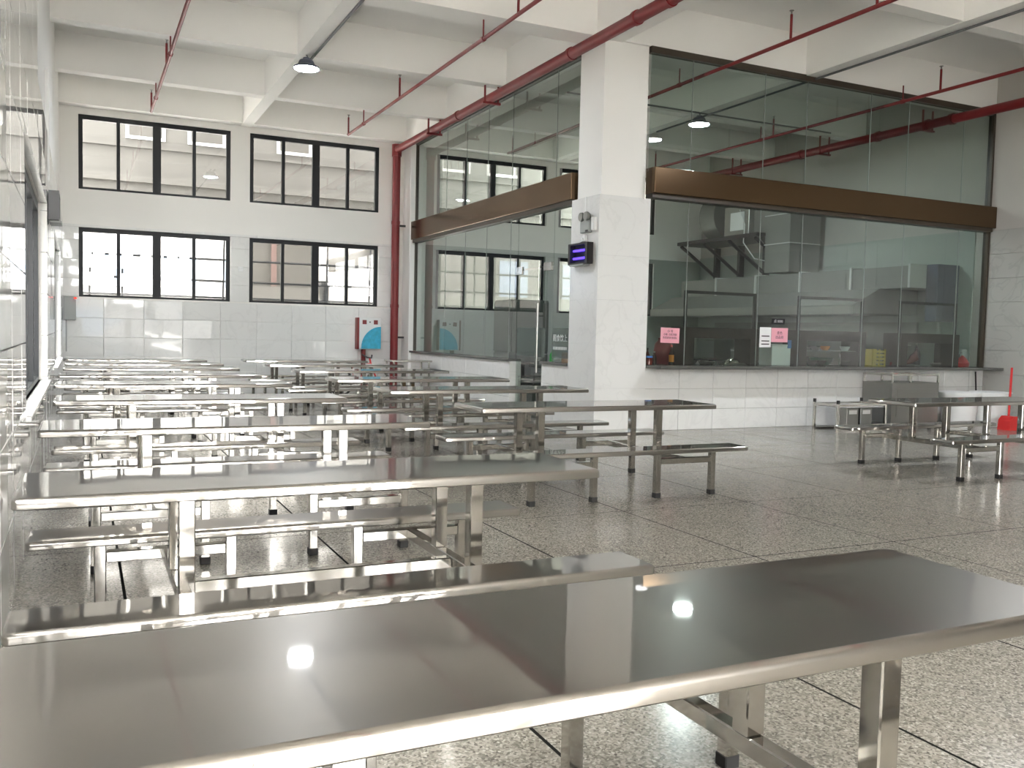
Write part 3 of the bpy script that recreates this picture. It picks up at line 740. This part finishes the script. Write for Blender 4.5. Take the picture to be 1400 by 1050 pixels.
bm = bmesh.new(); tube(bm, [(-.25, 0, .03), (-.1, 0, .07), (.02, 0, .14), (.08, 0, .30)], [.02, .045, .085, .02], 12); finish('meat', bm, 'brown_glass', pm, True)
bm = bmesh.new(); tube(bm, [(.08, .02, .02), (.11, .02, .2), (.09, .02, .36)], [.07, .06, .015], 12); finish('wrapper', bm, 'plastic_black', pm, True)
fb = thing('storage_box', 'pale blue-white box standing behind the white and pink notices', 'box', (9.95, 11.18, .956))
B('box_body', (-.19, .19, -.15, .15, 0, .30), 'plastic_white', fb, .01, 2); B('box_lid', (-.195, .195, -.155, .155, .30, .33), 'plastic_white', fb, .006, 1); B('blue_tab', (.12, .19, -.16, -.15, .27, .40), 'blue_lid', fb)
cr = thing('plastic_crate', 'yellow slatted plastic crate between the middle and right serving cabinets', 'crate', (12.14, 11.2, .956))
for k in range(4): B('crate_slat', (-.15, .15, -.1, -.09, .04 + k * .06, .08 + k * .06), 'yellow_plastic', cr)
for x in (-.15, .0, .13): B('crate_post', (x, x + .02, -.105, -.085, 0, .28), 'yellow_plastic', cr)
B('crate_back', (-.15, .15, .09, .1, 0, .28), 'yellow_plastic', cr); B('crate_floor', (-.15, .15, -.09, .09, 0, .01), 'yellow_plastic', cr)
bag = Lz('plastic_bag', [(0, 0), (.11, 0), (.12, .06), (.07, .14), (.02, .19), (0, .2)], (0, 0, 0), 'red_bright', None, 14); bag.location = (14.18, 11.1, .956); tag(bag, 'small red plastic bag at the right end of the counter', 'bag')
kt = thing('kettle', 'grey insulated kettle in the right corner of the counter', 'kettle', (14.36, 11.22, .956))
Lz('kettle_body', [(0, 0), (.06, 0), (.065, .2), (.05, .3), (0, .31)], (0, 0, 0), 'plastic_grey', kt, 16); T('kettle_handle', [(-.06, 0, .25), (-.11, 0, .2), (-.105, 0, .1), (-.06, 0, .06)], .01, 'plastic_black', kt, 8)
rc = thing('rice_wine_urn', 'dark red ceramic urn behind the left pink notice', 'urn', (7.9, 11.3, .956))
Lz('urn_body', [(0, 0), (.11, 0), (.15, .15), (.13, .30), (.08, .36), (0, .36)], (0, 0, 0), 'red_paint', rc, 20); Lz('urn_lid', [(.08, .36), (.085, .39), (0, .4)], (0, 0, 0), 'red_paint', rc, 16)

# notices stuck on the kitchen glass (outside face)
def notice(x0, x1, z0, z1, mat, label, lines, tilt=0, inkmat='ink'):
    t = thing('notice', label, 'notice', ((x0 + x1) / 2, YK + .046, (z0 + z1) / 2)); w, h = (x1 - x0) / 2, (z1 - z0) / 2
    t.rotation_euler = (0, tilt, 0)
    B('sheet', (-w, w, 0, .002, -h, h), mat, t)
    for s, size, dx, dz in lines: text('lettering', s, size, inkmat, t, (dx, -.0012, dz), (PI / 2, 0, 0))
    return t
notice(7.6, 7.93, 1.275, 1.495, 'paper_pink', 'pink notice on the kitchen glass beside the column, three lines of text', [('小 号', .045, 0, .06), ('小碗  白菜汤面', .036, 0, .012), ('各类面食请排队', .036, 0, -.036)], .02)
notice(9.66, 9.99, 1.32, 1.54, 'paper_pink', 'pink notice with two lines beside the white notice on the glass', [('素色', .055, .0, .03), ('出品处', .055, 0, -.035)])
nw = notice(9.43, 9.655, 1.235, 1.545, 'paper_white', 'tall white notice on the kitchen glass left of a pink one', [])
for z in (.02, -.055, -.105): B('printed_line', (-.075, .08, -.002, 0, z - .008, z + .008), 'ink', nw)
nk = notice(9.66, 9.92, 1.60, 1.685, 'plastic_black', 'small black sign with white characters above the pink notice', [('点 0000', .055, 0, 0)], 0, 'paper_white')

# hood along the right wall
hood = thing('extractor_hood', 'long grey sheet metal extractor hood along the kitchen right wall', 'extractor hood', (XR, 15, 0))
Y0, Y1 = 11.7 - 15, 18.6 - 15
bm = bmesh.new(); prism(bm, [(-1.75, 1.88), (-.1, 1.88), (-.1, 2.35), (-1.1, 2.35), (-1.75, 2.03)], 'y', Y0 + .6, Y1 + .2); finish('hood_canopy', bm, 'duct_metal', hood)
B('hood_lip', (-1.78, -1.75, Y0 + .6, Y1 + .2, 1.86, 2.03), 'steel_dull', hood)
for k in range(5):
    a = Y0 + k * (Y1 - Y0) / 5; b = a + (Y1 - Y0) / 5
    B('duct_section', (-1.0, -.06, a + .03, b, 2.352, 2.75), 'duct_metal', hood)
    B('duct_flange', (-1.03, -.05, a, a + .045, 2.352, 2.78), 'facade_white', hood)
B('control_panel', (-.62, -.06, Y0 - .25, Y0 - .002, 1.75, 2.78), 'housing_grey', hood, .01, 1)
# vertical duct and fan on brackets
vd = thing('vertical_duct', 'square vertical air duct with pale flanges rising from the hood', 'duct', (13.9, 15.2, 2.8))
for k in range(3):
    B('duct_section', (-.42, .42, -.38, .38, -.0 + k * .62, .60 + k * .62), 'duct_metal', vd); B('duct_flange', (-.44, .44, -.40, .40, .60 + k * .62, .62 + k * .62), 'facade_white', vd)
fan = thing('exhaust_fan', 'boxy steel exhaust fan with a round scroll on black wall brackets', 'fan', (13.85, 16.9, 3.6))
B('fan_box', (-.45, .45, -.85, .0, .08, .75), 'steel_dull', fan, .01, 1)
bm = bmesh.new(); lathe(bm, [(0, -.28), (.55, -.28), (.55, .28), (0, .28)], (0, 0, 0), 28); bmesh.ops.rotate(bm, cent=(0, 0, 0), matrix=Matrix.Rotation(PI / 2, 3, 'X'), verts=bm.verts); bmesh.ops.translate(bm, vec=(0, .55, .62), verts=bm.verts); finish('scroll_casing', bm, 'duct_metal', fan, True)
B('inlet_ring', (-.48, -.45, -.7, -.25, .2, .6), 'plastic_white', fan); B('connecting_duct', (-.3, .3, -1.3, -.85, .1, .72), 'duct_metal', fan)
B('base_plate', (-.6, .5, -1.3, 1.6, 0, .08), 'plastic_black', fan)
for y in (-1.2, -.3, .6, 1.5):
    br = B('bracket', (.48, .63, y - .04, y + .04, -.75, 0), 'plastic_black', fan); T('bracket_strut', [(-.55, y, -.02), (.5, y, -.7)], .04, 'plastic_black', br, 6)
T('power_cable', [(-.46, -.55, .65), (-.52, -.8, .3), (-.5, -.75, -.1), (-.3, -.9, -.45), (.45, -1.0, -.55)], .012, 'plastic_white', fan, 8)
# cooking range under the hood
rg = thing('cooking_range', 'dark steel cooking range running below the extractor hood', 'range', (13.7, 15, 0))
B('range_body', (-.6, .75, -2.7, 3.4, 0, .82), 'steel_dull', rg, .01, 1); B('range_top', (-.65, .75, -2.75, 3.45, .82, .86), 'plastic_black', rg); B('splash_panel', (.7, .75, -2.7, 3.4, .86, 1.75), 'steel_dull', rg)
B('range_shelf', (.35, .7, -2.6, 3.3, 1.3, 1.32), 'steel_dull', rg)
for i, (y, r, h, m, lab) in enumerate([(13.0, .22, .3, 'steel_tube', 'large steel stockpot on the cooking range'), (14.2, .26, .16, 'plastic_black', 'wide black wok on the cooking range'), (16.2, .24, .28, 'steel_dull', 'dull steel pot at the rear of the cooking range')]):
    p = thing('cooking_pot', lab, 'pot', (13.45, y, .862)); Lz('pot_body', [(0, 0), (r * .95, 0), (r, h), (r * .96, h), (r * .9, .01), (0, .01)], (0, 0, 0), m, p, 22)
    T('pot_handle', [(-r, -.05, h * .8), (-r - .06, 0, h * .85), (-r, .05, h * .8)], .01, m, p, 6)
gb = bowl((13.3, 13.6, .862), .24, .16, 'green_dark', 'dark green plastic basin on the cooking range', None, 'basin')
wpz = thing('rice_cooker', 'white rice cooker on a kitchen prep table', 'cooker', (11.35, 12.6, .83)); Lz('cooker_body', [(0, 0), (.13, 0), (.15, .1), (.145, .2), (.06, .26), (0, .27)], (0, 0, 0), 'plastic_white', wpz, 20); B('cooker_feet', (-.1, .1, -.1, .1, 0, .01), 'plastic_black', wpz)
pt = thing('prep_table', 'steel prep table standing inside the kitchen behind the counter', 'table', (11.2, 12.7, 0))
B('table_top', (-1.1, 1.1, -.35, .35, .79, .83), 'steel_dull', pt); B('lower_shelf', (-1.05, 1.05, -.3, .3, .25, .27), 'steel_dull', pt)
for sx in (-1, 1):
    for sy in (-1, 1): T('leg', [(1.05 * sx, .3 * sy, 0), (1.05 * sx, .3 * sy, .79)], .022, 'steel_tube', pt, 8)
# steel fridge, chair, shelf seen through the door and side glass
fr = thing('upright_fridge', 'grey steel upright fridge seen through the kitchen door', 'fridge', (7.42, 15.2, 0))
B('fridge_body', (-.36, .36, -.4, .4, .08, 1.98), 'fridge_grey', fr, .01, 1)
for z0, z1 in ((.12, 1.0), (1.03, 1.95)):
    dd = B('fridge_door', (-.39, -.36, -.38, .38, z0, z1), 'fridge_grey', fr, .006, 1); B('door_handle', (-.42, -.39, -.34, -.31, z0 + .3, z1 - .2), 'plastic_black', dd)
    d2 = B('fridge_door', (-.35, .35, -.43, -.4, z0, z1), 'fridge_grey', fr, .006, 1)
B('plinth', (-.33, .33, -.35, .35, 0, .08), 'plastic_black', fr)
oc = thing('office_chair', 'black office chair just inside the kitchen door', 'chair', (7.08, 14.3, 0))
bm = bmesh.new(); bx(bm, -.24, .24, -.24, .24, .43, .52); finish('seat', bm, 'fabric_black', oc, True, .03, 3)
bm = bmesh.new(); bx(bm, -.23, .23, .20, .28, .58, 1.02); finish('backrest', bm, 'fabric_black', oc, True, .035, 3)
T('gas_post', [(0, 0, .1), (0, 0, .43)], .03, 'plastic_black', oc, 10); T('back_bar', [(0, .2, .46), (0, .28, .6)], .025, 'plastic_black', oc, 8)
for k in range(5):
    a = k * 2 * PI / 5; lg = T('leg', [(0, 0, .1), (.27 * math.cos(a), .27 * math.sin(a), .06)], .022, 'plastic_black', oc, 8)
    Lz('caster', [(0, -.05), (.03, -.05), (.03, .0), (0, 0)], (.27 * math.cos(a), .27 * math.sin(a), .05), 'rubber', lg, 10)
for s in (-1, 1): T('armrest', [(.25 * s, .15, .5), (.27 * s, .15, .68), (.27 * s, -.15, .68)], .02, 'plastic_black', oc, 8)
# things on the short sill by the door
ob = Lz('spice_jar', [(0, 0), (.05, 0), (.05, .13), (.04, .15), (0, .15)], (0, 0, 0), 'orange_label', None, 14); ob.location = (6.66, 12.1, .94); tag(ob, 'orange jar on the short granite sill beside the door', 'jar')
cl = thing('cleaning_cloth', 'crumpled white cloth on the short granite sill', 'cloth', (6.63, 12.3, .94))
bm = bmesh.new(); bmesh.ops.create_icosphere(bm, subdivisions=3, radius=.08)
for v in bm.verts: v.co.x *= .6; v.co.z = max(-.03, v.co.z * (.5 + .3 * math.sin(v.co.y * 60))) + .03; v.co.y *= 1 + .2 * math.sin(v.co.x * 70)
finish('cloth_fold', bm, 'plastic_white', cl, True)
bottle((7.18, 13.46, .83), .32, .06, 'green_plastic', 'green plastic bottle with a white cap seen through the kitchen door', 'plastic_white', None)
bottle((7.3, 13.15, .83), .26, .05, 'plastic_white', 'white plastic bottle seen through the kitchen door', 'blue_lid', None)
st = thing('side_cabinet', 'low dark steel cabinet just inside the kitchen door', 'cabinet', (7.4, 13.1, 0)); B('cabinet_body', (-.3, .5, -.55, .45, 0, .80), 'steel_dull', st, .01, 1); B('cabinet_top', (-.32, .52, -.57, .47, .80, .83), 'steel_dull', st); B('cabinet_door', (-.32, -.3, -.5, .4, .05, .76), 'steel_dull', st)

# ------------------------------------------------------------------ hall things near the kitchen and the rear wall
# low cart turned upside down
ct = thing('low_cart', 'low steel cart frame turned upside down beside the counter wall', 'cart', (10.2, 10.05, 0))
for x in (0.02, 1.0):
    for y in (0.02, .5):
        p = B('cart_post', (x - .02, x + .02, y - .02, y + .02, 0.0, .42), 'steel_tube', ct, .003, 1)
        Lz('caster', [(0, .42), (.025, .42), (.025, .47), (0, .47)], (x, y, 0), 'rubber', p, 10)
for x in (.02, 1.0): B('cart_rail', (x - .015, x + .015, .04, .48, .38, .41), 'steel_tube', ct)
for y in (.02, .5): B('cart_rail', (.04, .98, y - .015, y + .015, .38, .41), 'steel_tube', ct); B('cart_rail', (.04, .98, y - .015, y + .015, .0, .03), 'steel_tube', ct)
B('cart_deck', (.04, .98, .04, .48, .355, .38), 'plastic_white', ct)
for k, x in enumerate((10.62, 10.90)):
    b = thing('steel_bin', ['left narrow steel bin with a white label under the cart deck', 'right narrow steel bin with a white label under the cart deck'][k], 'bin', (x, 10.28, 0))
    B('bin_body', (-.12, .12, -.12, .1, .03, .34), 'steel_dull', b, .005, 1); B('white_tag', (-.08, .08, -.123, -.12, .25, .31), 'paper_white', b)
# tray return trolley
tc = thing('tray_trolley', 'tall dark steel tray trolley with a top guard rail beside the counter', 'trolley', (11.56, 10.28, 0))
B('side_panel', (0, .03, 0, .6, .08, .70), 'steel_dull', tc); B('side_panel', (1.02, 1.05, 0, .6, .08, .70), 'steel_dull', tc)
B('front_panel', (.03, 1.02, .0, .03, .08, .70), 'steel_dull', tc); B('rear_panel', (.03, 1.02, .57, .6, .08, .70), 'steel_dull', tc); B('top_panel', (0, 1.05, 0, .6, .70, .72), 'steel_dull', tc)
gr = B('guard_rail', [(0, 1.05, 0, .025, .83, .855), (0, 1.05, .575, .6, .83, .855), (0, .025, .025, .575, .83, .855), (1.025, 1.05, .025, .575, .83, .855)], 'steel_tube', tc)
for x in (0, .4, 1.025):
    for y in (0, .575): B('rail_post', (x, x + .025, y, y + .025, .72, .83), 'steel_tube', gr)
B('raised_panel', (.1, .95, -.01, 0, .18, .62), 'steel_dull', tc)
for x in (.08, .97):
    for y in (.08, .52): Lz('caster', [(0, 0), (.03, 0), (.03, .08), (0, .08)], (x, y, 0), 'rubber', tc, 10)
# white barrels with basins on top
for k, (x, y) in enumerate(((13.08, 10.26), (13.76, 10.2))):
    b = thing('plastic_barrel', ['left white plastic barrel with a wide lid beside the tray trolley', 'right white plastic barrel with a wide lid in the corner by the broom'][k], 'barrel', (x, y, 0))
    Lz('barrel_body', [(0, 0), (.24, 0), (.25, .02), (.29, .46), (.285, .46), (0, .46)], (0, 0, 0), 'plastic_white', b, 28)
    Lz('barrel_lid', [(.30, .46), (.32, .50), (.33, .56), (.32, .57), (.30, .555), (.1, .53), (0, .53)], (0, 0, 0), 'plastic_white', b, 28)
brm = thing('dustpan', 'red long-handled dustpan standing in front of the right white barrel', 'dustpan', (13.45, 9.6, 0))
T('pole', [(0, .03, .2), (.17, .14, .99)], .018, 'red_bright', brm, 8)
bm = bmesh.new(); prism(bm, [(-.14, 0), (.14, 0), (.12, .16), (.05, .22), (-.05, .22), (-.12, .16)], 'y', -.1, .12); finish('pan', bm, 'red_bright', brm)
sw = thing('broom', 'thin black broom handle standing behind the white barrels', 'broom', (14.1, 10.7, 0)); T('pole', [(0, 0, .1), (.05, .1, .88)], .014, 'plastic_black', sw, 8); B('broom_head', (-.14, .14, -.03, .03, 0, .12), 'plastic_black', sw)
# small steel side table by the rear wall
dt = thing('side_table', 'small narrow steel table beside the low kitchen wall at the rear', 'table', (5.95, 17.35, 0))
B('table_top', (-.42, .42, -.28, .28, .745, .785), 'steel_tube', dt, .008, 1); B('lower_shelf', (-.38, .38, -.24, .24, .42, .44), 'steel_dull', dt)
for sx in (-1, 1):
    for sy in (-1, 1): T('leg', [(.37 * sx, .23 * sy, 0), (.37 * sx, .23 * sy, .745)], .02, 'steel_tube', dt, 8)
# red push tricycle by the hydrant
bk = thing('bicycle', 'small red bicycle with black handlebars parked below the hydrant box', 'bicycle', (5.3, 18.55, 0)); bk.rotation_euler = (0, 0, .15)
def wheel(x, r):
    bm = bmesh.new(); pts = [(x + r * math.cos(a), 0, r + r * math.sin(a)) for a in [2 * PI * i / 24 for i in range(25)]]; tube(bm, pts, .022, 6); return finish('wheel', bm, 'rubber', bk, True)
for x in (-.42, .42):
    w = wheel(x, .26)
    bm = bmesh.new()
    for k in range(8): tube(bm, [(x, 0, .26), (x + .25 * math.cos(k * PI / 4), 0, .26 + .25 * math.sin(k * PI / 4))], .003, 4)
    finish('spokes', bm, 'steel_tube', w)
T('frame', [(-.42, 0, .26), (-.12, 0, .28), (.28, 0, .58), (.24, 0, .66), (-.18, 0, .58), (-.12, 0, .28)], .02, 'red_bright', bk, 8)
T('fork', [(.42, 0, .26), (.26, 0, .62), (.22, 0, .78)], .02, 'red_bright', bk, 8); T('handlebar', [(.16, -.24, .84), (.22, -.1, .78), (.22, .1, .78), (.16, .24, .84)], .016, 'plastic_black', bk, 8)
B('saddle', (-.3, -.08, -.07, .07, .66, .71), 'plastic_black', bk, .02, 2); T('seat_post', [(-.18, 0, .55), (-.2, 0, .67)], .015, 'steel_tube', bk, 8)
# cardboard box on a bench
cbx = thing('cardboard_box', 'open brown cardboard box lying on a bench of the middle row', 'box', (4.75, 12.87, .4255))
B('box_wall', [(-.2, .2, -.11, -.105, 0, .1), (-.2, .2, .105, .11, 0, .1), (-.2, -.195, -.105, .105, 0, .1), (.195, .2, -.105, .105, 0, .1), (-.195, .195, -.105, .105, 0, .005)], 'cardboard', cbx)
B('flap', (-.19, .19, -.16, -.112, .09, .095), 'cardboard', cbx); B('black_lining', (-.15, .17, -.09, .09, .006, .08), 'plastic_black', cbx)
